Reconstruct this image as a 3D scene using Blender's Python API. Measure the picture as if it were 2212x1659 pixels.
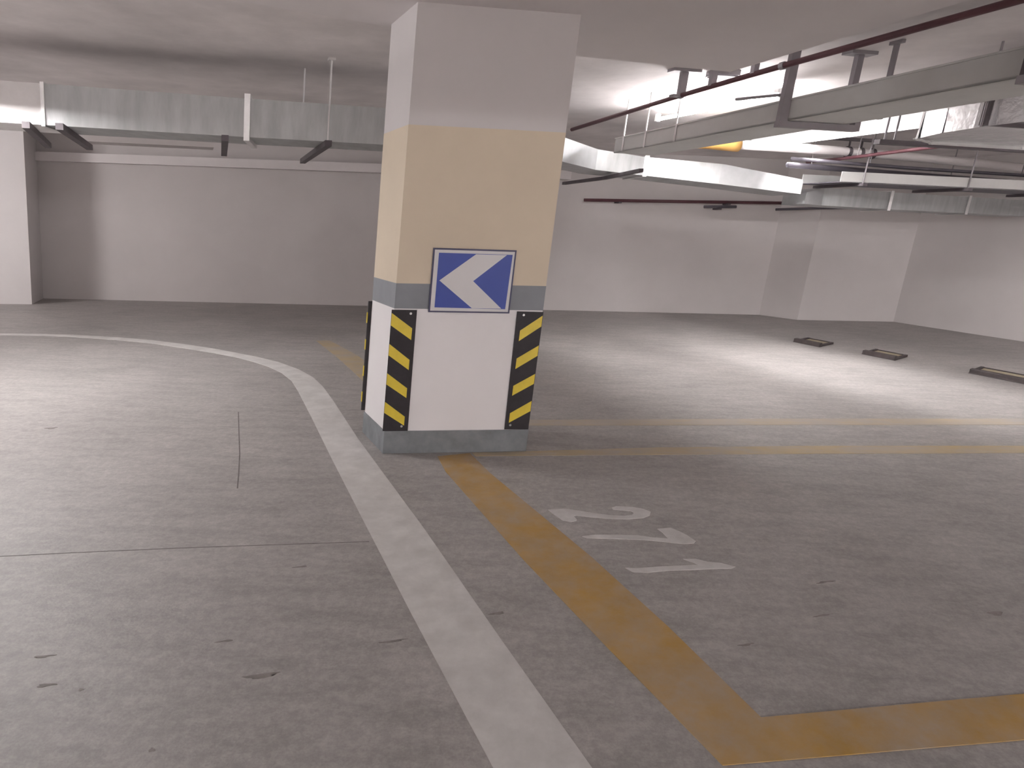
import bpy, bmesh, math
from mathutils import Matrix, Vector

for o in list(bpy.data.objects):
    bpy.data.objects.remove(o)
scene = bpy.context.scene
COL = scene.collection

# ------------------------------------------------------------------ camera
cam = bpy.data.cameras.new('camera')
cam.sensor_fit = 'HORIZONTAL'
cam.sensor_width = 36.0
cam.lens = 36.0 * 1400.0 / 2212.0
cam.clip_end = 200
cam_o = bpy.data.objects.new('camera', cam)
COL.objects.link(cam_o)
cam_o.matrix_world = Matrix(((0.99266959, -0.12085980, 0.0, 0.0),
                             (0.02750461, 0.22590627, -0.97376068, 0.0),
                             (0.11768852, 0.96662261, 0.22757448, 1.5),
                             (0, 0, 0, 1)))
scene.camera = cam_o

# ------------------------------------------------------------------ world, exposure
w = bpy.data.worlds.new('world')
scene.world = w
w.use_nodes = True
w.node_tree.nodes['Background'].inputs[0].default_value = (0.02, 0.02, 0.022, 1)
scene.view_settings.view_transform = 'Standard'
scene.view_settings.look = 'None'
scene.view_settings.gamma = 1.0
scene.view_settings.use_curve_mapping = False
scene.view_settings.exposure = 0.62
LAMP = dict(lane=8.0, lane2=660.0, lane3=420.0, ceiling=225.0, trough=215.0, right=190.0, rear=3000.0)  # right and rear are added fill lamps
LAMP_COLOR = (1.0, 0.965, 0.955)

# ------------------------------------------------------------------ the deck's own axes
# the parking deck is a ramp: it climbs gently to the right.  s runs along the column's
# front, t runs away into the depth, h is the height above the deck.
OX, OY = -0.80654, 4.13395
E1 = (0.98217967, 0.18794441)
E2 = (-0.453, 0.89151052)
SA, SB = 0.087938, 0.0049


def P(s, t, h=0.0):
    x = OX + s * E1[0] + t * E2[0]
    y = OY + s * E1[1] + t * E2[1]
    return Vector((x, y, h + SA * x + SB * y))


# ------------------------------------------------------------------ materials
MATS = {}


def nd(nt, typ, **kw):
    n = nt.nodes.new(typ)
    for k, v in kw.items():
        setattr(n, k, v)
    return n


def mat(name, color, rough=0.6, metal=0.0, var=0.12, scale=3.0, bump=0.0, bscale=60.0,
        stretch=(1, 1, 1), spec=0.5, coat=0.0):
    """plain surface with soft uneven tone and fine relief"""
    m = bpy.data.materials.new(name)
    m.use_nodes = True
    nt = m.node_tree
    b = nt.nodes['Principled BSDF']
    geo = nd(nt, 'ShaderNodeNewGeometry')
    mp = nd(nt, 'ShaderNodeMapping')
    mp.inputs['Scale'].default_value = stretch
    nt.links.new(geo.outputs['Position'], mp.inputs['Vector'])
    nz = nd(nt, 'ShaderNodeTexNoise')
    nz.inputs['Scale'].default_value = scale
    nz.inputs['Detail'].default_value = 6
    nz.inputs['Roughness'].default_value = 0.6
    nt.links.new(mp.outputs[0], nz.inputs['Vector'])
    rp = nd(nt, 'ShaderNodeValToRGB')
    lo = tuple(max(0, c * (1 - var)) for c in color) + (1,)
    hi = tuple(min(1, c * (1 + var)) for c in color) + (1,)
    rp.color_ramp.elements[0].position = 0.3
    rp.color_ramp.elements[1].position = 0.7
    rp.color_ramp.elements[0].color = lo
    rp.color_ramp.elements[1].color = hi
    nt.links.new(nz.outputs['Fac'], rp.inputs[0])
    nt.links.new(rp.outputs[0], b.inputs['Base Color'])
    b.inputs['Roughness'].default_value = rough
    b.inputs['Metallic'].default_value = metal
    b.inputs['Specular IOR Level'].default_value = spec
    if coat:
        b.inputs['Coat Weight'].default_value = coat
    if bump:
        n2 = nd(nt, 'ShaderNodeTexNoise')
        n2.inputs['Scale'].default_value = bscale
        n2.inputs['Detail'].default_value = 4
        nt.links.new(geo.outputs['Position'], n2.inputs['Vector'])
        bp = nd(nt, 'ShaderNodeBump')
        bp.inputs['Strength'].default_value = bump
        bp.inputs['Distance'].default_value = 0.02
        nt.links.new(n2.outputs['Fac'], bp.inputs['Height'])
        nt.links.new(bp.outputs[0], b.inputs['Normal'])
    MATS[name] = m
    return m


def emit(name, color, strength):
    m = bpy.data.materials.new(name)
    m.use_nodes = True
    b = m.node_tree.nodes['Principled BSDF']
    b.inputs['Base Color'].default_value = (0.9, 0.9, 0.9, 1)
    b.inputs['Emission Color'].default_value = color + (1,)
    b.inputs['Emission Strength'].default_value = strength
    MATS[name] = m
    return m


def floor_mat():
    """power-floated concrete: cloudy tone, dark speckle, scuffs and a soft sheen"""
    m = mat('floor_concrete', (0.40, 0.378, 0.365), rough=0.55, var=0.13, scale=0.9, bump=0.06, bscale=90)
    nt = m.node_tree
    b = nt.nodes['Principled BSDF']
    src = b.inputs['Base Color'].links[0].from_socket
    geo = nd(nt, 'ShaderNodeNewGeometry')
    # speckle and streaky scuffs
    last = src
    for sc, strg, pos, str_ in ((30.0, 0.14, (0.42, 0.62), (1, 1, 1)), (7.0, 0.14, (0.36, 0.58), (0.45, 1.6, 1)),
                                (110.0, 0.10, (0.40, 0.62), (1, 1, 1))):
        mp = nd(nt, 'ShaderNodeMapping')
        mp.inputs['Scale'].default_value = str_
        nt.links.new(geo.outputs['Position'], mp.inputs['Vector'])
        n = nd(nt, 'ShaderNodeTexNoise')
        n.inputs['Scale'].default_value = sc
        n.inputs['Detail'].default_value = 5
        n.inputs['Roughness'].default_value = 0.7
        nt.links.new(mp.outputs[0], n.inputs['Vector'])
        r = nd(nt, 'ShaderNodeMapRange')
        r.inputs['From Min'].default_value = pos[0]
        r.inputs['From Max'].default_value = pos[1]
        r.inputs['To Min'].default_value = 1 - strg
        r.inputs['To Max'].default_value = 1 + strg * 0.25
        nt.links.new(n.outputs['Fac'], r.inputs['Value'])
        mx = nd(nt, 'ShaderNodeMix', data_type='RGBA', blend_type='MULTIPLY')
        mx.inputs['Factor'].default_value = 1.0
        nt.links.new(last, mx.inputs[6])
        nt.links.new(r.outputs[0], mx.inputs[7])
        last = mx.outputs[2]
    nt.links.new(last, b.inputs['Base Color'])
    return m


def worn_paint(name, color, under, amount, scale=5.0, stretch=(1, 1, 1)):
    """floor paint rubbed through to the concrete in patches"""
    m = mat(name, color, rough=0.6, var=0.10, scale=6)
    nt = m.node_tree
    b = nt.nodes['Principled BSDF']
    src = b.inputs['Base Color'].links[0].from_socket
    geo = nd(nt, 'ShaderNodeNewGeometry')
    mp = nd(nt, 'ShaderNodeMapping')
    mp.inputs['Scale'].default_value = stretch
    nt.links.new(geo.outputs['Position'], mp.inputs['Vector'])
    n = nd(nt, 'ShaderNodeTexNoise')
    n.inputs['Scale'].default_value = scale
    n.inputs['Detail'].default_value = 8
    n.inputs['Roughness'].default_value = 0.7
    nt.links.new(mp.outputs[0], n.inputs['Vector'])
    r = nd(nt, 'ShaderNodeMapRange')
    r.inputs['From Min'].default_value = 0.35
    r.inputs['From Max'].default_value = 0.7
    r.inputs['To Min'].default_value = max(0.0, amount - 0.35)
    r.inputs['To Max'].default_value = min(1.0, amount + 0.35)
    nt.links.new(n.outputs['Fac'], r.inputs['Value'])
    mx = nd(nt, 'ShaderNodeMix', data_type='RGBA')
    nt.links.new(r.outputs[0], mx.inputs['Factor'])
    nt.links.new(src, mx.inputs[6])
    mx.inputs[7].default_value = under + (1,)
    nt.links.new(mx.outputs[2], b.inputs['Base Color'])
    return m


FLOOR = floor_mat()
UNDER = (0.385, 0.365, 0.352)
mat('wall_white', (0.63, 0.595, 0.59), rough=0.85, var=0.05, scale=0.7, bump=0.05, bscale=30)
mat('ledge_lit_white', (0.78, 0.74, 0.74), rough=0.8, var=0.04, scale=2)  # lighter than wall_white, to paint in the light on the ledge
mat('ceiling_paint', (0.78, 0.735, 0.735), rough=0.9, var=0.16, scale=1.1, bump=0.1, bscale=12)
mat('panel_paint', (0.76, 0.72, 0.725), rough=0.9, var=0.05, scale=0.8)
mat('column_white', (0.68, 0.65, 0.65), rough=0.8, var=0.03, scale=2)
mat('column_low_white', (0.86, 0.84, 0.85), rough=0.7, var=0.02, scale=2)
mat('column_yellow', (0.72, 0.62, 0.485), rough=0.75, var=0.04, scale=2)
mat('column_grey', (0.25, 0.265, 0.29), rough=0.6, var=0.08, scale=6)
mat('base_grey', (0.21, 0.225, 0.24), rough=0.6, var=0.2, scale=9)
mat('sign_blue', (0.024, 0.060, 0.36), rough=0.45, var=0.05)
mat('sign_white', (0.70, 0.69, 0.70), rough=0.5, var=0.02)
mat('sign_back', (0.055, 0.055, 0.12), rough=0.5, var=0.1)
mat('rubber_black', (0.020, 0.016, 0.020), rough=0.6, var=0.3, scale=20)
mat('strip_yellow', (0.78, 0.60, 0.05), rough=0.4, var=0.08, scale=12)
mat('screw_steel', (0.5, 0.5, 0.5), rough=0.35, metal=1)
mat('galvanised', (0.46, 0.475, 0.48), rough=0.5, metal=0.45, var=0.14, scale=3.5, stretch=(3, 1, 0.6))
mat('galvanised_bright', (0.44, 0.45, 0.46), rough=0.42, metal=0.45, var=0.10, scale=6)
mat('flange_steel', (0.78, 0.78, 0.78), rough=0.3, metal=0.8, var=0.08, scale=8)
mat('canvas_white', (0.84, 0.82, 0.82), rough=0.8, var=0.05, scale=8)
mat('tray_grey', (0.60, 0.60, 0.59), rough=0.5, var=0.05, scale=4)
mat('bracket_dark', (0.10, 0.085, 0.095), rough=0.6, var=0.2, scale=8)
mat('hanger_grey', (0.33, 0.31, 0.33), rough=0.55, metal=0.2, var=0.1)
mat('rod_white', (0.72, 0.70, 0.70), rough=0.5, var=0.05)
mat('pipe_red', (0.10, 0.036, 0.045), rough=0.5, var=0.15, scale=5)
mat('pipe_white', (0.80, 0.76, 0.76), rough=0.45, var=0.03)
mat('pipe_dark', (0.10, 0.09, 0.11), rough=0.5, var=0.15)
mat('wrap_orange', (0.66, 0.38, 0.11), rough=0.6, var=0.06)
mat('foil', (0.86, 0.87, 0.88), rough=0.22, metal=0.95, var=0.10, scale=7, bump=0.35, bscale=9)
mat('stop_steel', (0.05, 0.04, 0.04), rough=0.6, var=0.3, scale=10)
mat('stop_yellow', (0.36, 0.31, 0.21), rough=0.6, var=0.15, scale=10)
mat('lamp_white', (0.75, 0.75, 0.75), rough=0.5, var=0.02)
mat('stain_dark', (0.22, 0.20, 0.19), rough=0.7, var=0.3, scale=18)
mat('joint_dark', (0.16, 0.145, 0.14), rough=0.8, var=0.25, scale=14)
worn_paint('line_white', (0.64, 0.625, 0.61), UNDER, 0.08, 7)
worn_paint('line_white_thin', (0.60, 0.585, 0.575), UNDER, 0.18, 9)
worn_paint('line_yellow', (0.42, 0.25, 0.06), UNDER, 0.22, 4)
worn_paint('line_yellow_faded', (0.50, 0.36, 0.14), UNDER, 0.58, 2.2, (0.8, 2, 1))
worn_paint('line_yellow_ghost', (0.50, 0.38, 0.19), UNDER, 0.74, 1.8, (0.8, 2, 1))

# ------------------------------------------------------------------ mesh helpers


def fin(name, bm, m, parent=None, origin=None, smooth=False):
    bmesh.ops.remove_doubles(bm, verts=bm.verts, dist=1e-6)
    bmesh.ops.recalc_face_normals(bm, faces=bm.faces)
    if parent is not None:
        org = Vector(parent['_org'])
    elif origin is not None:
        org = Vector(origin)
    else:
        lo = Vector([min(v.co[i] for v in bm.verts) for i in range(3)])
        hi = Vector([max(v.co[i] for v in bm.verts) for i in range(3)])
        org = Vector(((lo.x + hi.x) / 2, (lo.y + hi.y) / 2, lo.z))
    bmesh.ops.translate(bm, verts=bm.verts, vec=-org)
    me = bpy.data.meshes.new(name)
    bm.to_mesh(me)
    bm.free()
    me.materials.append(MATS[m])
    if smooth:
        for p in me.polygons:
            p.use_smooth = True
    o = bpy.data.objects.new(name, me)
    COL.objects.link(o)
    o['_org'] = tuple(org)
    if parent is not None:
        o.parent = parent
    else:
        o.location = org
    return o


def thing(name, label, cat, org, group=None):
    o = bpy.data.objects.new(name, None)
    o.empty_display_size = 0.1
    COL.objects.link(o)
    o.location = org
    o['_org'] = tuple(org)
    return tag(o, label, cat, group)


def tag(o, label, cat, group=None):
    o['label'] = label
    o['category'] = cat
    if group:
        o['group'] = group
    return o


def struct(o):
    o['kind'] = 'structure'
    return o


def prism(bm, poly, h0, h1):
    """plan outline (s,t) extruded from height h0 to h1"""
    a = [bm.verts.new(P(s, t, h0)) for s, t in poly]
    b = [bm.verts.new(P(s, t, h1)) for s, t in poly]
    n = len(poly)
    f1 = bm.faces.new(a)
    f2 = bm.faces.new(b)
    for i in range(n):
        bm.faces.new((a[i], a[(i + 1) % n], b[(i + 1) % n], b[i]))
    if n > 4:
        bmesh.ops.triangulate(bm, faces=[f1, f2])
    return bm


def box(s0, s1, t0, t1, h0, h1, bm=None):
    bm = bm or bmesh.new()
    return prism(bm, [(s0, t0), (s1, t0), (s1, t1), (s0, t1)], h0, h1)


def bevel(bm, w, seg=2):
    bmesh.ops.remove_doubles(bm, verts=bm.verts, dist=1e-6)
    bmesh.ops.bevel(bm, geom=list(bm.edges), offset=w, segments=seg, affect='EDGES', profile=0.5)
    return bm


def tube(pts, r, n=10, bm=None):
    """round bar through points given as (s,t,h)"""
    bm = bm or bmesh.new()
    W = [P(*p) for p in pts]
    rings = []
    for i, c in enumerate(W):
        if i == 0:
            d = W[1] - W[0]
        elif i == len(W) - 1:
            d = W[-1] - W[-2]
        else:
            d = (W[i + 1] - W[i]).normalized() + (W[i] - W[i - 1]).normalized()
        d.normalize()
        u = d.cross(Vector((0, 0, 1)))
        if u.length < 0.05:
            u = d.cross(Vector((1, 0, 0)))
        u.normalize()
        v = d.cross(u)
        rings.append([bm.verts.new(c + r * (math.cos(a) * u + math.sin(a) * v))
                      for a in [2 * math.pi * k / n for k in range(n)]])
    for a, b in zip(rings, rings[1:]):
        for k in range(n):
            bm.faces.new((a[k], a[(k + 1) % n], b[(k + 1) % n], b[k]))
    bm.faces.new(rings[0])
    bm.faces.new(rings[-1])
    return bm


def run(near, far, hb, ht, bm=None):
    """rectangular duct: near and far plan edges with bottom and top heights for each station"""
    bm = bm or bmesh.new()
    R = []
    for (a, b, h0, h1) in zip(near, far, hb, ht):
        R.append([bm.verts.new(P(a[0], a[1], h0)), bm.verts.new(P(b[0], b[1], h0)),
                  bm.verts.new(P(b[0], b[1], h1)), bm.verts.new(P(a[0], a[1], h1))])
    for A_, B_ in zip(R, R[1:]):
        for k in range(4):
            bm.faces.new((A_[k], A_[(k + 1) % 4], B_[(k + 1) % 4], B_[k]))
    bm.faces.new(R[0])
    bm.faces.new(R[-1])
    return bm


def strip(left, right, h0, h1, bm=None):
    """painted line between two edge polylines"""
    bm = bm or bmesh.new()
    for i in range(len(left) - 1):
        prism(bm, [left[i], left[i + 1], right[i + 1], right[i]], h0, h1)
    return bm


def front(a, h, out):
    """point on the column's front: a along it, h up, out towards the viewer"""
    return P(a, -0.028 * a, h) + Vector((0.1842, -0.9829, 0.0)) * out


def plate(poly, o0, o1, bm=None):
    """flat plate on the column's front"""
    bm = bm or bmesh.new()
    A_ = [bm.verts.new(front(a, h, o0)) for a, h in poly]
    B_ = [bm.verts.new(front(a, h, o1)) for a, h in poly]
    n = len(poly)
    f1 = bm.faces.new(A_)
    f2 = bm.faces.new(B_)
    for i in range(n):
        bm.faces.new((A_[i], A_[(i + 1) % n], B_[(i + 1) % n], B_[i]))
    if n > 4:
        bmesh.ops.triangulate(bm, faces=[f1, f2])
    return bm


# ------------------------------------------------------------------ the setting
SLAB, SOFFIT = 2.95, 2.77
bm = bmesh.new()
prism(bm, [(-9.2, -17.2), (11.6, -17.2), (11.6, 10.2), (-9.2, 10.2)], -0.2, 0.0)
floor = struct(fin('floor', bm, 'floor_concrete'))
floor['label'] = 'grey power-floated concrete floor of the parking deck'

bm = bmesh.new()
prism(bm, [(-9.2, -17.2), (11.6, -17.2), (11.6, 10.2), (-9.2, 10.2)], SLAB, SLAB + 0.2)
ceiling = struct(fin('ceiling', bm, 'ceiling_paint'))
ceiling['label'] = 'stained off-white concrete ceiling slab'
bm = bmesh.new()
prism(bm, [(-8.9, -2.2), (-1.0, 0.26), (0.0, 0.56), (1.41, 0.93), (2.75, 1.06), (2.66, -0.6), (2.6, -16.9), (-8.9, -16.9)], SOFFIT, SLAB)
fin('drop_panel', bm, 'panel_paint', ceiling)
for a in ((-2.7, -0.95, 6.4, 6.8, 2.52), (-8.9, 11.2, -8.2, -7.8, 2.48)):  # second bar is added out of view to shade the column's top
    fin('beam_and_shade_bar', box(a[0], a[1], a[2], a[3], a[4], SLAB), 'wall_white', ceiling)

bm = bmesh.new()
prism(bm, [(-9.0, 9.93), (9.28, 7.96), (9.28, 8.3), (-9.0, 10.2)], 0, SLAB)
wall_back = struct(fin('wall_back', bm, 'wall_white'))
wall_back['label'] = 'long white rendered back wall behind the column'
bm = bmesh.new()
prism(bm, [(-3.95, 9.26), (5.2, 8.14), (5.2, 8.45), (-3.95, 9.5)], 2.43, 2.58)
fin('wall_ledge', bm, 'ledge_lit_white', wall_back)
bm = bmesh.new()
prism(bm, [(9.28, 7.96), (9.45, 7.22), (11.32, 7.07), (11.6, 7.3), (11.6, 8.3), (9.28, 8.3)], 0, SLAB)
o = struct(fin('wall_corner', bm, 'wall_white'))
o['label'] = 'white wall bay standing forward at the far right corner'
bm = bmesh.new()
prism(bm, [(11.32, 7.07), (11.2, 4.7), (11.3, -17.0), (11.6, -17.0), (11.6, 7.3)], 0, SLAB)
o = struct(fin('wall_right', bm, 'wall_white'))
o['label'] = 'white right wall behind the wheel stops'
o = struct(fin('wall_left', box(-9.2, -8.95, -17, 10.2, 0, SLAB), 'wall_white'))
o['label'] = 'white left wall of the garage'
o = struct(fin('wall_front', box(-8.95, 11.3, -17.2, -17.0, 0, SLAB), 'wall_white'))
o['label'] = 'white wall behind the viewer'

o = fin('wall_pier', box(-6.2, -3.8, 8.42, 9.5, 0, SLAB), 'column_white')
tag(o, 'white square wall pier at the far left of the back wall', 'pier')

# thin saw cut and joint in the floor
CR = [(-0.861, 1.122), (-0.887, 0.6), (-0.912, 0.064), (-0.938, -0.293), (-0.961, -0.564)]
fin('floor_crack', strip([(s - 0.004, t) for s, t in CR], [(s + 0.004, t) for s, t in CR], 0.0, 0.0012), 'joint_dark', floor)
JT = [(-3.6, -1.32), (-2.6, -1.31), (-1.628, -1.302), (-1.192, -1.306), (-0.40, -1.33)]
fin('floor_joint', strip([(s, t - 0.0025) for s, t in JT], [(s, t + 0.0025) for s, t in JT], 0.0, 0.0010), 'joint_dark', floor)
ST = [(-0.98, -2.31, .05, .012), (-1.682, -2.108, .03, .006), (-1.645, -2.272, .028, .007), (-1.307, -2.615, .009, .007),
      (-1.089, -2.09, .03, .005), (-0.059, -2.027, .03, .008), (-0.504, -2.165, .045, .006), (1.927, -2.273, .03, .015),
      (-1.536, -2.31, .008, .006), (1.45, -1.95, .05, .006), (1.2, -2.2, .04, .005), (-0.75, -1.55, .03, .006),
      (-2.16, 0.747, .035, .02), (0.75, -2.35, .03, .006)]
for i, (s, t, a, b) in enumerate(ST):
    pts = []
    for k in range(14):
        th = 2 * math.pi * k / 14
        rr = 1 + 0.28 * math.sin(3 * th + i) + 0.15 * math.sin(5 * th + 2 * i)
        pts.append((s + a * rr * math.cos(th), t + b * rr * math.sin(th) + 0.12 * a * math.cos(th)))
    bm = bmesh.new()
    prism(bm, pts, 0.0, 0.0012)
    fin('scuff_mark', bm, 'stain_dark', floor)

# ------------------------------------------------------------------ the column
CD = 0.5          # depth
CW = 0.955


def colpoly(g=0.0):
    return [(-g, -g), (CW + g, -0.028 * CW - g), (CW + g + 0.0, CD + g), (-0.02 - g, CD + g)]


col = thing('column', 'big square concrete column painted in white, cream and grey bands', 'column', P(CW / 2, CD / 2, 0))
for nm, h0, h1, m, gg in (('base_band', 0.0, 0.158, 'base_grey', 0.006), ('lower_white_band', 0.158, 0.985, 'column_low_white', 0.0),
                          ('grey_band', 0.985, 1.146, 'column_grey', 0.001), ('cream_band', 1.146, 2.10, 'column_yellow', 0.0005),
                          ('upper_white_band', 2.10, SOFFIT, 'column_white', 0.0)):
    bm = bmesh.new()
    prism(bm, colpoly(gg), h0, h1)
    fin(nm, bm, m, col)

# rubber corner guards with yellow strips
SLOPES = [(0.957, 0.859, 0.782, 0.877), (0.755, 0.650, 0.582, 0.680), (0.560, 0.458, 0.392, 0.485), (0.365, 0.262, 0.200, 0.290)]
g = thing('corner_guard', 'black and yellow striped rubber guard on the left front corner of the column', 'corner guard',
          front(0.065, 0.16, 0.01), 'striped rubber guards on the column corners')
fin('rubber_plate', plate([(-0.016, 0.162), (0.148, 0.162), (0.142, 0.977), (-0.016, 0.977)], 0.001, 0.014), 'rubber_black', g)
for a, b, c, d in SLOPES:
    fin('yellow_strip', plate([(-0.014, a), (0.121, b), (0.121, c), (-0.014, d)], 0.013, 0.017), 'strip_yellow', g)
for hh in (0.955, 0.195):
    fin('screw', plate([(0.105 + 0.008 * math.cos(k * math.pi / 4), hh + 0.008 * math.sin(k * math.pi / 4)) for k in range(8)], 0.013, 0.018), 'screw_steel', g)
g = thing('corner_guard', 'black and yellow striped rubber guard on the right front corner of the column', 'corner guard',
          front(0.87, 0.16, 0.01), 'striped rubber guards on the column corners')
fin('rubber_plate', plate([(0.795, 0.164), (0.958, 0.162), (0.958, 0.975), (0.786, 0.977)], 0.001, 0.014), 'rubber_black', g)
for a, b, c, d in [(0.851, 0.952, 0.880, 0.780), (0.662, 0.752, 0.681, 0.590), (0.473, 0.556, 0.487, 0.404), (0.280, 0.366, 0.294, 0.212)]:
    fin('yellow_strip', plate([(0.818, a), (0.955, b), (0.955, c), (0.818, d)], 0.013, 0.017), 'strip_yellow', g)
for hh in (0.955, 0.195):
    fin('screw', plate([(0.83 + 0.008 * math.cos(k * math.pi / 4), hh + 0.008 * math.sin(k * math.pi / 4)) for k in range(8)], 0.013, 0.018), 'screw_steel', g)
# guard on the rear left corner, seen edge on
g = thing('corner_guard', 'striped rubber guard seen edge-on at the rear left corner of the column', 'corner guard',
          P(-0.02, CD, 0.2), 'striped rubber guards on the column corners')
fin('rubber_plate', box(-0.045, 0.13, CD + 0.001, CD + 0.016, 0.17, 0.975), 'rubber_black', g)
for k in range(4):
    h0 = 0.82 - 0.195 * k
    fin('yellow_strip', box(-0.050, -0.0445, CD + 0.001, CD + 0.016, h0, h0 + 0.075), 'strip_yellow', g)

# direction sign
sg = thing('direction_sign', 'blue square sign with a white arrow pointing left on the column', 'sign', front(0.475, 0.97, 0.01))
fin('sign_panel', plate([(0.213, 0.966), (0.734, 0.964), (0.734, 1.372), (0.210, 1.374)], 0.002, 0.016), 'sign_back', sg)
fin('white_border', plate([(0.224, 0.976), (0.723, 0.974), (0.724, 1.362), (0.221, 1.364)], 0.016, 0.018), 'sign_white', sg)
fin('blue_field', plate([(0.250, 0.998), (0.703, 0.992), (0.711, 1.343), (0.247, 1.345)], 0.018, 0.020), 'sign_blue', sg)
fin('arrow', plate([(0.479, 1.341), (0.675, 1.341), (0.478, 1.171), (0.677, 0.996), (0.487, 0.996), (0.265, 1.171)], 0.020, 0.022), 'sign_white', sg)

# ------------------------------------------------------------------ floor markings
WO = [(-4.6, 5.17), (-3.524, 5.153), (-3.05, 5.13), (-2.631, 5.05), (-2.15, 4.89), (-1.708, 4.666), (-1.261, 4.318), (-0.98, 4.05), (-0.745, 3.779),
      (-0.52, 3.50), (-0.33, 3.20), (-0.17, 2.80), (-0.085, 2.40), (-0.060, 2.0), (-0.065, 1.414), (-0.095, 0.324), (-0.10, -1.2), (-0.12, -2.2), (-0.13, -3.0), (-0.14, -8.0)]
WI = [(-4.6, 5.03), (-3.495, 5.015), (-3.03, 4.98), (-2.603, 4.87), (-2.13, 4.68), (-1.695, 4.425), (-1.259, 4.025), (-0.99, 3.76), (-0.76, 3.489),
      (-0.60, 3.24), (-0.46, 2.95), (-0.36, 2.62), (-0.31, 2.25), (-0.308, 1.8), (-0.325, 0.949), (-0.35, 0.0), (-0.37, -1.0), (-0.388, -2.0), (-0.398, -3.0), (-0.41, -8.0)]
tag(fin('lane_line', strip(WO, WI, 0.0, 0.003), 'line_white'), 'wide white lane line curving left across the floor past the column', 'road marking')
YL = [(0.33, -0.10), (0.285, -0.40), (0.262, -1.0), (0.240, -1.6), (0.236, -2.3), (0.240, -2.895), (1.2, -2.925), (7.0, -3.05)]
YR = [(0.565, -0.05), (0.545, -0.45), (0.552, -1.0), (0.560, -1.6), (0.540, -2.2), (0.50, -2.725), (1.40, -2.735), (7.0, -2.86)]
tag(fin('bay_line', strip(YL, YR, 0.0, 0.003), 'line_yellow'), 'broad ochre bay line turning a corner at the front of the numbered bay', 'road marking')
tag(fin('bay_line', strip([(0.58, -0.045), (0.96, -0.04), (1.906, -0.03), (3.064, -0.08), (4.757, -0.21), (7.0, -0.36)],
                          [(0.58, -0.112), (0.95, -0.133), (1.791, -0.182), (2.889, -0.251), (4.545, -0.368), (6.9, -0.52)], 0.0, 0.0025), 'line_yellow_faded'),
    'faded yellow bay line running right from the foot of the column', 'road marking')
tag(fin('bay_line', strip([(1.0, 0.76), (3.516, 0.639), (5.678, 0.503), (7.2, 0.42)], [(0.98, 0.60), (3.364, 0.464), (5.448, 0.326), (7.1, 0.22)], 0.0, 0.0025), 'line_yellow_ghost'),
    'nearly worn away yellow bay line just behind the column', 'road marking')
tag(fin('bay_line', strip([(0.474, 4.675), (0.60, 3.6), (0.62, 2.4), (0.60, 0.62)], [(0.30, 4.65), (0.35, 3.42), (0.36, 2.4), (0.34, 0.62)], 0.0, 0.0025), 'line_yellow_faded'),
    'faded yellow bay line reaching back to the left behind the column', 'road marking')
D2 = [(0.626, -1.043), (0.717, -1.037), (0.787, -1.074), (0.852, -1.117), (0.926, -1.153), (0.99, -1.164), (1.036, -1.157), (1.064, -1.131), (1.064, -1.102), (1.022, -1.09),
      (0.978, -1.074), (0.986, -1.05), (1.02, -1.033), (1.101, -1.051), (1.147, -1.085), (1.163, -1.127), (1.126, -1.174), (1.074, -1.199), (0.976, -1.207), (0.881, -1.19),
      (0.804, -1.161), (0.739, -1.131), (0.72, -1.139), (0.712, -1.187), (0.703, -1.199), (0.669, -1.209), (0.636, -1.185), (0.627, -1.101)]
D1 = [(0.634, -1.386), (0.707, -1.376), (0.811, -1.387), (0.911, -1.404), (0.974, -1.436), (1.044, -1.456), (1.049, -1.432), (1.06, -1.382), (1.061, -1.341), (1.136, -1.336),
      (1.153, -1.38), (1.162, -1.431), (1.159, -1.499), (1.133, -1.52), (1.081, -1.522), (1.018, -1.495), (0.93, -1.461), (0.835, -1.439), (0.736, -1.422), (0.647, -1.406)]
D1B = [(0.654, -1.725), (0.704, -1.736), (0.807, -1.732), (0.908, -1.734), (1.004, -1.736), (0.995, -1.712), (0.972, -1.672), (1.03, -1.679), (1.066, -1.715), (1.117, -1.731),
       (1.158, -1.773), (1.128, -1.785), (1.03, -1.779), (0.929, -1.777), (0.832, -1.771), (0.727, -1.779), (0.665, -1.766)]
num = thing('bay_number', 'white painted bay number 211 on the floor inside the ochre line', 'floor number', P(0.9, -1.4, 0))
for D in (D2, D1, D1B):
    bm = bmesh.new()
    prism(bm, D, 0.0, 0.003)
    fin('digit', bm, 'line_white_thin', num)

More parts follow.
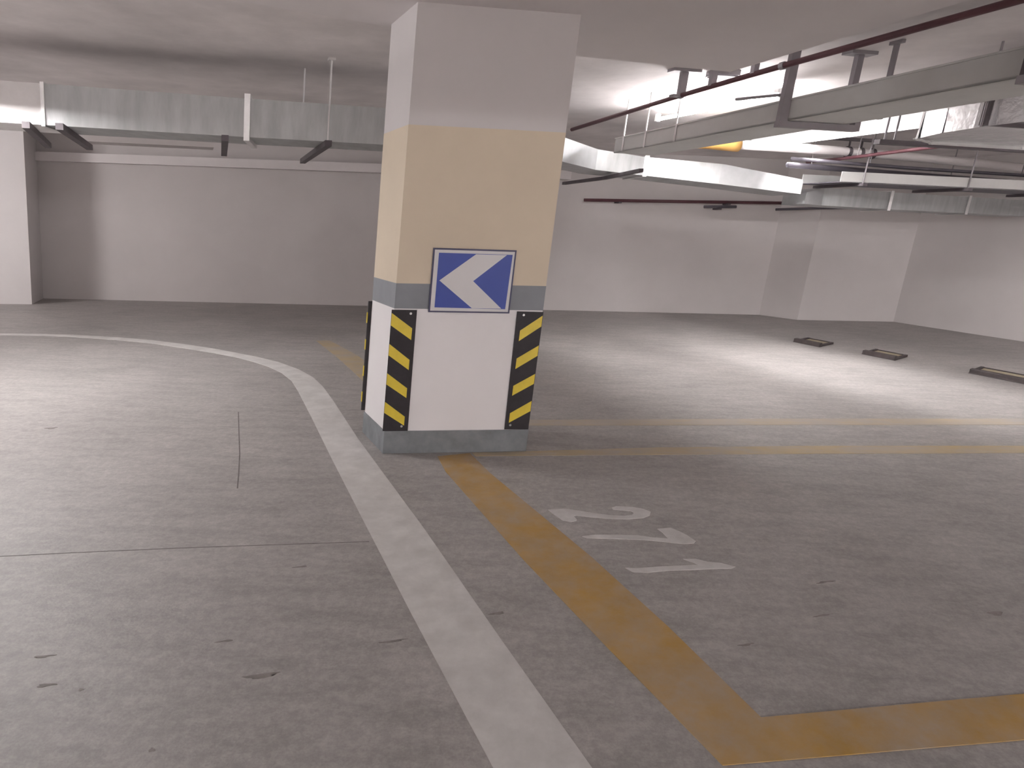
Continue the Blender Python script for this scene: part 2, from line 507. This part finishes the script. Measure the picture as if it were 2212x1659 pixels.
# ------------------------------------------------------------------ wheel stops
WS = [((7.12, 4.67), 'far, smallest steel wheel stop frame nearest the back wall', 0.50, 0.46),
      ((7.25, 3.67), 'middle steel wheel stop frame in the row of three', 0.50, 0.47),
      ((7.41, 2.42), 'nearest wheel stop frame of the row, at the right edge', 0.52, 0.62)]
for (s, t), lab, wd, ln in WS:
    k = thing('wheel_stop', lab, 'wheel stop', P(s + 0.25, t - 0.2, 0), 'wheel stops in front of the right wall')
    t0, t1 = t - ln, t
    sk = 0.12

    def q(u, v):
        return (s + u, t0 + v + 0.55 * u)
    for nm, a, b, m, h in (('front_bar', (0.0, 0.0), (0.085, ln), 'stop_steel', 0.055),
                           ('rear_bar', (wd - 0.025, 0.02), (wd, ln), 'stop_steel', 0.022)):
        bm = bmesh.new()
        prism(bm, [q(a[0], a[1]), q(b[0], a[1]), q(b[0], b[1]), q(a[0], b[1])], 0.0, h)
        bevel(bm, 0.008)
        fin(nm, bm, m, k)
    for v0 in (0.0, ln - 0.04):
        bm = bmesh.new()
        prism(bm, [q(0.08, v0), q(wd - 0.04, v0), q(wd - 0.04, v0 + 0.04), q(0.08, v0 + 0.04)], 0.0, 0.03)
        fin('end_bar', bm, 'stop_steel', k)
    bm = bmesh.new()
    prism(bm, [q(0.08, 0.03), q(wd - 0.04, 0.03), q(wd - 0.04, ln - 0.03), q(0.08, ln - 0.03)], 0.0, 0.012)
    fin('floor_plate', bm, 'stop_yellow', k)

# ------------------------------------------------------------------ air ducts
DD = (0.12, 0.62)
duct = thing('air_duct', 'long galvanised air duct running across behind the column and bending right', 'air duct', P(0, 2.8, 2.25))


def sect(name, pts, m):
    near = [(p[0], p[1]) for p in pts]
    far = [(p[0] + DD[0], p[1] + DD[1]) for p in pts]
    return fin(name, run(near, far, [p[2] for p in pts], [p[3] for p in pts]), m, duct)


def dflange(p, q_, w=0.045, g=0.03):
    """collar across the duct at p, running w towards q_"""
    dx, dy = q_[0] - p[0], q_[1] - p[1]
    L = math.hypot(dx, dy)
    dx, dy = dx / L * w, dy / L * w
    near = [(p[0] - 0.0, p[1] - g), (p[0] + dx, p[1] + dy - g)]
    far = [(p[0] + DD[0], p[1] + DD[1] + g), (p[0] + dx + DD[0], p[1] + dy + DD[1] + g)]
    return fin('flange', run(near, far, [p[2] - g, p[2] - g], [p[3] + g, p[3] + g]), 'flange_steel', duct)


DP = [(-5.5, 2.05, 2.25, 2.58), (-2.42, 2.33, 2.25, 2.58), (-0.79, 2.46, 2.25, 2.58), (1.6, 2.55, 2.25, 2.575), (2.5, 3.18, 2.25, 2.50),
      (3.4, 4.05, 2.25, 2.49), (4.25, 4.45, 2.245, 2.475), (5.15, 4.20, 2.16, 2.41), (6.15, 4.0, 2.065, 2.245)]
sect('canvas_section', DP[0:2], 'canvas_white')
sect('duct_section', DP[1:3], 'galvanised')
sect('duct_section', DP[2:4], 'galvanised')
sect('elbow_section', DP[3:6], 'galvanised_bright')
sect('elbow_section', DP[5:7], 'galvanised')
sect('duct_section', DP[6:8], 'galvanised')
sect('duct_section', DP[7:9], 'galvanised_bright')
dflange(DP[1], DP[2], 0.03, 0.012)
dflange(DP[2], DP[3], 0.05, 0.035)
dflange(DP[6], DP[7], 0.05, 0.015)
# lower branch on the right
branch = thing('air_duct', 'low galvanised branch duct on the right with bright flanges', 'air duct', P(8.5, 4.8, 1.95))
BP = [(6.32, 4.10, 1.95, 2.10), (6.75, 4.30, 1.95, 2.185), (8.05, 4.6, 1.95, 2.185), (9.6, 4.84, 1.95, 2.185), (11.0, 5.06, 1.95, 2.185)]


def bsect(name, pts, m, g=0.0):
    near = [(p[0], p[1] - g) for p in pts]
    far = [(p[0] + 0.1, p[1] + 0.5 + g) for p in pts]
    return fin(name, run(near, far, [p[2] - g for p in pts], [p[3] + g for p in pts]), m, branch)


bsect('end_collar', BP[0:2], 'galvanised_bright')
bsect('duct_section', BP[1:3], 'galvanised')
bsect('duct_section', BP[2:4], 'galvanised')
bsect('duct_section', BP[3:5], 'galvanised')
for i, j in ((2, 3), (3, 4)):
    a, b = BP[i], BP[j]
    k = 0.055
    bsect('flange', [a, (a[0] + k, a[1] + k * (b[1] - a[1]) / (b[0] - a[0]), a[2], a[3])], 'flange_steel', 0.02)

# carrying bars and rods of the long duct
for s, sk in ((-2.50, -0.15), (-2.25, 0.0), (-0.95, 0.05), (-0.06, 0.06)):
    t0 = 2.12 if s < -1 else 2.35
    t1 = 4.4 if s > -0.5 else 3.9
    bm = bmesh.new()
    prism(bm, [(s - 0.03, t0), (s + 0.03, t0), (s + 0.03 + sk, t1), (s - 0.03 + sk, t1)], 2.195, 2.247)
    fin('carrier_bar', bm, 'bracket_dark', duct)
for s, t in ((-0.06, 2.40), (-0.22, 2.9), (1.2, 2.42), (2.35, 3.62), (3.1, 4.45)):
    fin('hanger_rod', tube([(s, t, 2.22 if t < 2.45 else 2.5), (s, t, SLAB)], 0.008, 6), 'rod_white', duct)
fin('rod_anchor', box(-0.09, -0.03, 2.37, 2.43, 2.93, SLAB), 'rod_white', duct)
bm = bmesh.new()
prism(bm, [(3.93, 5.9), (3.81, 4.6), (3.50, 3.30), (3.54, 3.28), (3.86, 4.58), (3.99, 5.9)], 2.18, 2.22)
fin('carrier_bar', bm, 'bracket_dark', duct)

# big foil-wrapped duct coming towards the viewer on the right
foil = thing('foil_duct', 'wide duct wrapped in shiny foil above the cable tray at upper right', 'air duct', P(5.3, -1, 2.4))
bm = bmesh.new()
prism(bm, [(4.38, -7.0), (6.0, -7.0), (6.0, 1.4), (5.05, 1.4), (4.80, 1.32), (4.60, 1.12), (4.45, 0.80), (4.38, 0.45)], 2.40, 2.66)
bevel(bm, 0.03, 3)
fin('duct_body', bm, 'foil', foil, smooth=False)
for t in (0.38, -1.2, -2.8):
    bm = box(4.36, 6.02, t, t + 0.05, 2.38, 2.68)
    fin('joint_band', bm, 'bracket_dark', foil)
bm = box(4.55, 7.4, 1.42, 1.48, 2.355, 2.395)
fin('carrier_bar', bm, 'bracket_dark', foil)
for s, t in ((4.62, 1.45), (4.72, 1.45), (6.3, 1.45), (4.3, 0.36)):
    fin('hanger_rod', tube([(s, t, 2.36), (s, t, SLAB)], 0.009, 6), 'hanger_grey', foil)

# ------------------------------------------------------------------ cable trays
tray = thing('cable_tray', 'large light grey cable tray running towards the viewer overhead on the right', 'cable tray', P(3.2, 0, 2.4))


def ts(t):
    return 3.03 + 0.065 * (t + 0.86)


T0, T1 = -6.5, 3.55
for nm, a, b, h0, h1, m in (('tray_floor', 0.0, 0.50, 2.40, 2.415, 'tray_grey'), ('tray_side', 0.0, 0.012, 2.40, 2.555, 'tray_grey'),
                            ('tray_side', 0.488, 0.50, 2.40, 2.555, 'tray_grey'), ('tray_lid', -0.01, 0.51, 2.552, 2.565, 'tray_grey')):
    bm = bmesh.new()
    prism(bm, [(ts(T0) + a, T0), (ts(T0) + b, T0), (ts(T1) + b, T1), (ts(T1) + a, T1)], h0, h1)
    fin(nm, bm, m, tray)


def thanger(parent, s, t, hb, w=0.10, r=0.03, top=SLAB, foot=True, m='hanger_grey'):
    bm = box(s - r, s + r, t - 0.02, t + 0.02, hb, top - 0.02)
    box(s - w, s + w, t - 0.05, t + 0.05, top - 0.025, top - 0.001, bm)
    if foot:
        box(s - w * 0.7, s + r, t - 0.03, t + 0.03, hb - 0.02, hb, bm)
    return fin('hanger', bm, m, parent)


thanger(tray, ts(0.86) - 0.038, 0.86, 2.36, 0.07, 0.034, foot=False)
thanger(tray, ts(0.9) + 0.54, 0.9, 2.36, 0.11, 0.026, foot=False)
thanger(tray, ts(0.55) + 0.52, 0.55, 2.40, 0.016, 0.007, foot=False)
thanger(tray, ts(-0.95) - 0.035, -0.95, 2.36, 0.09, 0.034, foot=False, m='bracket_dark')
for t in (0.86, -0.95):
    bm = box(ts(t) - 0.07, ts(t) + 0.62, t - 0.03, t + 0.03, 2.352, 2.397)
    box(ts(t) + 0.57, ts(t) + 0.62, t - 0.03, t + 0.03, 2.397, 2.44, bm)
    fin('support_arm', bm, 'hanger_grey', tray)
for t in (3.35, 2.9, 2.35):
    fin('hanger_rod', tube([(ts(t) - 0.012, t, 2.40), (ts(t) - 0.012, t, SLAB)], 0.010, 6), 'rod_white', tray)
fin('stay_rod', tube([(ts(0.9) - 0.02, 0.9, 2.60), (ts(1.25) - 0.15, 1.3, 2.62)], 0.012, 6), 'hanger_grey', tray)
fin('lid_hook', tube([(ts(.75) + .28, .75, 2.56), (ts(.75) + .28, .75, 2.615), (ts(.75) + .40, .70, 2.625)], 0.014, 6), 'hanger_grey', tray)

tray2 = thing('cable_tray', 'pale grey-green cable tray crossing above the low branch duct', 'cable tray', P(8, 3.7, 2.2))
for nm, t0, t1, h0, h1, m in (('tray_floor', 3.60, 4.20, 2.20, 2.212, 'pipe_dark'), ('tray_side', 3.60, 3.612, 2.20, 2.33, 'tray_grey'),
                              ('tray_side', 4.188, 4.20, 2.20, 2.33, 'tray_grey')):
    fin(nm, box(6.30, 11.05, t0, t1, h0, h1), m, tray2)
for s in (6.6, 8.1, 9.6):
    fin('hanger_rod', tube([(s, 3.59, 2.18), (s, 3.59, SLAB)], 0.010, 6), 'hanger_grey', tray2)
    fin('support_arm', box(s - 0.03, s + 0.03, 3.55, 4.3, 2.165, 2.199), 'bracket_dark', tray2)

# ------------------------------------------------------------------ pipes
rp = thing('sprinkler_pipe', 'dark red sprinkler pipe rising across the ceiling at upper right', 'pipe', P(2.9, 1, 2.73))
fin('pipe', tube([(2.62, -4.0, 2.73), (2.75, -0.98, 2.73), (2.81, 0.56, 2.73), (2.90, 1.87, 2.73), (3.15, 4.27, 2.73)], 0.021, 12), 'pipe_red', rp, smooth=True)
thanger(rp, 2.90, 1.86, 2.735, 0.13, 0.030)
thanger(rp, 2.87, 1.42, 2.735, 0.05, 0.024, foot=False)
thanger(rp, 2.83, 0.9, 2.735, 0.06, 0.02, foot=False)
for t in (1.86, 0.60):
    s = 2.81 + (t - 0.56) * 0.069
    fin('pipe_clamp', tube([(s - 0.001, t - 0.02, 2.73), (s + 0.001, t + 0.02, 2.73)], 0.028, 12), 'hanger_grey', rp)

wp = thing('white_pipe', 'white plastic pipe with an orange wrapped end below the cable tray', 'pipe', P(7, 3.9, 2.6))
fin('pipe', tube([(4.95, 3.78, 2.6), (6.33, 3.84, 2.6), (7.93, 4.10, 2.6), (11.1, 4.75, 2.6)], 0.055, 14), 'pipe_white', wp, smooth=True)
fin('orange_wrap', tube([(4.42, 3.70, 2.605), (4.55, 3.71, 2.605), (4.90, 3.77, 2.60), (5.0, 3.785, 2.60)], 0.085, 14), 'wrap_orange', wp, smooth=True)
for s, t in ((6.55, 3.88), (6.75, 3.91), (6.95, 3.94)):
    fin('pipe_clamp', tube([(s, t, 2.6), (s + 0.05, t + 0.008, 2.6)], 0.066, 12), 'bracket_dark', wp)
    fin('clamp_rod', tube([(s + 0.025, t, 2.66), (s + 0.025, t, 2.74)], 0.012, 6), 'bracket_dark', wp)
bm = box(6.4, 7.2, 3.90, 3.96, 2.74, 2.775)
fin('clamp_rail', bm, 'bracket_dark', wp)
fin('rail_rod', tube([(7.1, 3.93, 2.775), (7.1, 3.93, SLAB)], 0.012, 6), 'bracket_dark', wp)

k = thing('conduit', 'thin dark conduit just under the white pipe on the right', 'pipe', P(8, 4, 2.45))
fin('pipe', tube([(5.6, 3.62, 2.45), (7.5, 3.95, 2.45), (9.5, 4.12, 2.45), (11.1, 4.2, 2.45)], 0.022, 10), 'pipe_dark', k, smooth=True)
for s, t in ((6.9, 3.86), (9.5, 4.12)):
    fin('hanger_rod', tube([(s, t, 2.45), (s, t, SLAB)], 0.008, 6), 'hanger_grey', k)
k = thing('conduit', 'thicker dark pipe lying lower, just above the pale cable tray', 'pipe', P(8, 4.4, 2.42))
fin('pipe', tube([(5.9, 4.02, 2.42), (8.0, 4.42, 2.42), (11.1, 4.9, 2.42)], 0.035, 10), 'pipe_dark', k, smooth=True)
for s, t in ((6.3, 4.10), (8.9, 4.56)):
    fin('hanger_rod', tube([(s, t, 2.42), (s, t, SLAB)], 0.008, 6), 'hanger_grey', k)
k = thing('sprinkler_branch', 'short thin red pipe slanting under the white pipe on the right', 'pipe', P(6.4, 3.4, 2.5))
fin('pipe', tube([(6.58, 4.5, 2.52), (6.5, 3.9, 2.51), (6.18, 2.4, 2.5), (6.1, 1.6, 2.5)], 0.020, 10), 'pipe_red', k, smooth=True)
fin('hanger_rod', tube([(6.45, 3.6, 2.51), (6.45, 3.6, SLAB)], 0.008, 6), 'hanger_grey', k)

k = thing('wall_pipe', 'long thin dark red pipe along the upper back wall right of the column', 'pipe', P(7.4, 8.1, 2.1))
fin('pipe', tube([(5.55, 8.24, 2.08), (7.5, 8.06, 2.115), (9.2, 7.88, 2.15)], 0.028, 8), 'pipe_red', k, smooth=True)
for s, t, h in ((6.2, 8.2, 2.092), (8.2, 7.99, 2.13)):
    fin('pipe_bracket', box(s - 0.03, s + 0.03, t - 0.05, t + 0.15, h - 0.05, h - 0.022), 'bracket_dark', k)
k = thing('wall_pipe', 'short dark pipe stub low on the back wall beneath the red pipe', 'pipe', P(7.9, 7.95, 2.05))
fin('pipe', tube([(7.75, 8.0, 2.03), (8.35, 7.94, 2.05)], 0.026, 8), 'pipe_dark', k, smooth=True)
fin('pipe_bracket', box(8.0, 8.06, 7.93, 8.15, 1.985, 2.012), 'bracket_dark', k)
k = thing('wall_pipe', 'thin dark pipe crossing the corner of the back wall under the branch duct', 'pipe', P(9.6, 7.1, 2.05))
fin('pipe', tube([(9.0, 7.75, 2.02), (9.35, 7.15, 2.05), (10.9, 7.05, 2.12)], 0.024, 8), 'pipe_dark', k, smooth=True)
fin('pipe_bracket', box(10.2, 10.26, 7.02, 7.2, 2.04, 2.07), 'bracket_dark', k)

k = thing('junction_box', 'small grey junction box fixed to the ceiling beside the glaring tube light', 'junction box', P(3.2, 1.75, SLAB))
bm = box(3.10, 3.32, 1.70, 1.86, SLAB - 0.055, SLAB - 0.001)
bevel(bm, 0.008)
fin('box_body', bm, 'hanger_grey', k)
fin('box_lid', box(3.115, 3.305, 1.712, 1.848, SLAB - 0.062, SLAB - 0.054), 'hanger_grey', k)

# ------------------------------------------------------------------ lamps


def batten(label, s0, t0, s1, t1, h, top, strength, bare=False, wide=0.035, group='tube lights under the ceiling'):
    L = thing('tube_light', label, 'lamp', P((s0 + s1) / 2, (t0 + t1) / 2, h), group)
    mname = 'tube_%d' % strength
    if mname not in MATS:
        emit(mname, LAMP_COLOR, strength)
    fin('tube', tube([(s0, t0, h), (s1, t1, h)], 0.018, 10), mname, L, smooth=True)
    dx, dy = (s1 - s0), (t1 - t0)
    n = math.hypot(dx, dy)
    ux, uy = dx / n, dy / n
    px_, py_ = -uy * wide, ux * wide
    bm = bmesh.new()
    if bare:
        s0_, t0_, s1_, t1_ = s0, t0, s0 + ux * 0.05, t0 + uy * 0.05
    else:
        s0_, t0_, s1_, t1_ = s0, t0, s1, t1
    prism(bm, [(s0_ + px_, t0_ + py_), (s0_ - px_, t0_ - py_), (s1_ - px_, t1_ - py_), (s1_ + px_, t1_ + py_)], h + 0.022, h + 0.06)
    fin('housing', bm, 'lamp_white', L)
    for s, t, sg_ in ((s0, t0, -1), (s1, t1, 1)):
        a, b = (s, t), (s + ux * 0.03 * sg_, t + uy * 0.03 * sg_)
        bm = bmesh.new()
        prism(bm, [(a[0] + px_ * .7 * 0.035 / wide, a[1] + py_ * .7 * 0.035 / wide), (a[0] - px_ * .7 * 0.035 / wide, a[1] - py_ * .7 * 0.035 / wide), (b[0] - px_ * .7 * 0.035 / wide, b[1] - py_ * .7 * 0.035 / wide), (b[0] + px_ * .7 * 0.035 / wide, b[1] + py_ * .7 * 0.035 / wide)], h - 0.022, h + 0.06)
        fin('end_cap', bm, 'lamp_white', L)
    if top - h > 0.1:
        for f_ in (0.2, 0.8):
            fin('suspension_rod', tube([(s0 + dx * f_, t0 + dy * f_, h + 0.05), (s0 + dx * f_, t0 + dy * f_, top)], 0.006, 6), 'rod_white', L)
    return L


batten('tube light over the lane just left of the column', -1.75, -0.75, -1.75, 0.0, 2.68, SOFFIT, LAMP['lane'])
L = batten('tube light over the lane to the far left, in front of the long duct', -3.8, 1.6, -2.85, 1.6, 2.58, SLAB, LAMP['lane2'], wide=0.05)
fin('light_shield', box(-3.85, -2.80, 1.65, 1.656, 2.55, 2.64), 'lamp_white', L)  # added shield keeps this lamp's light off the duct
batten('tube light at the far left end of the lane, beyond the wall pier', -7.6, 4.6, -7.6, 5.8, 2.62, SLAB, LAMP['lane3'])
batten('glaring tube light behind the large cable tray', 3.98, 2.0, 3.88, 3.7, 2.82, SLAB, LAMP['ceiling'], bare=True)
L = batten('trough tube light hanging over the right-hand bays', 5.9, 1.75, 5.9, 4.6, 2.84, SLAB, LAMP['trough'])
for sg_ in (-1, 1):
    bm = bmesh.new()
    s = 5.9 + sg_ * 0.033
    s2 = 5.9 + sg_ * 0.058
    A_ = [bm.verts.new(P(*p)) for p in ((s, 1.7, 2.88), (s, 4.65, 2.88), (s2, 4.65, 2.68), (s2, 1.7, 2.68))]
    B_ = [bm.verts.new(P(p[0] + sg_ * 0.006, p[1], p[2])) for p in ((s, 1.7, 2.88), (s, 4.65, 2.88), (s2, 4.65, 2.68), (s2, 1.7, 2.68))]
    bm.faces.new(A_)
    bm.faces.new(B_)
    for i in range(4):
        bm.faces.new((A_[i], A_[(i + 1) % 4], B_[(i + 1) % 4], B_[i]))
    fin('light_shield', bm, 'lamp_white', L)  # added shields, shaped to trim the light to a band on the floor
for t in (1.69, 4.645):
    fin('end_plate', box(5.84, 5.96, t, t + 0.015, 2.68, 2.90), 'lamp_white', L)
batten('added tube light out of view at the far right, lightening the right wall', 9.4, 0.2, 9.4, 1.3, 2.60, SLAB, LAMP['right'])  # added fill, lightens the right wall
batten('left one of two added unseen fill tubes far behind the viewer', -1.6, -14.2, -1.6, -13.0, 2.68, SOFFIT, LAMP['rear'])  # added pair of unseen fill lamps, brightens the column's front
batten('right one of two added unseen fill tubes far behind the viewer', 2.2, -14.2, 2.2, -13.0, 2.68, SOFFIT, LAMP['rear'])

for o in COL.objects:
    if '_org' in o:
        del o['_org']
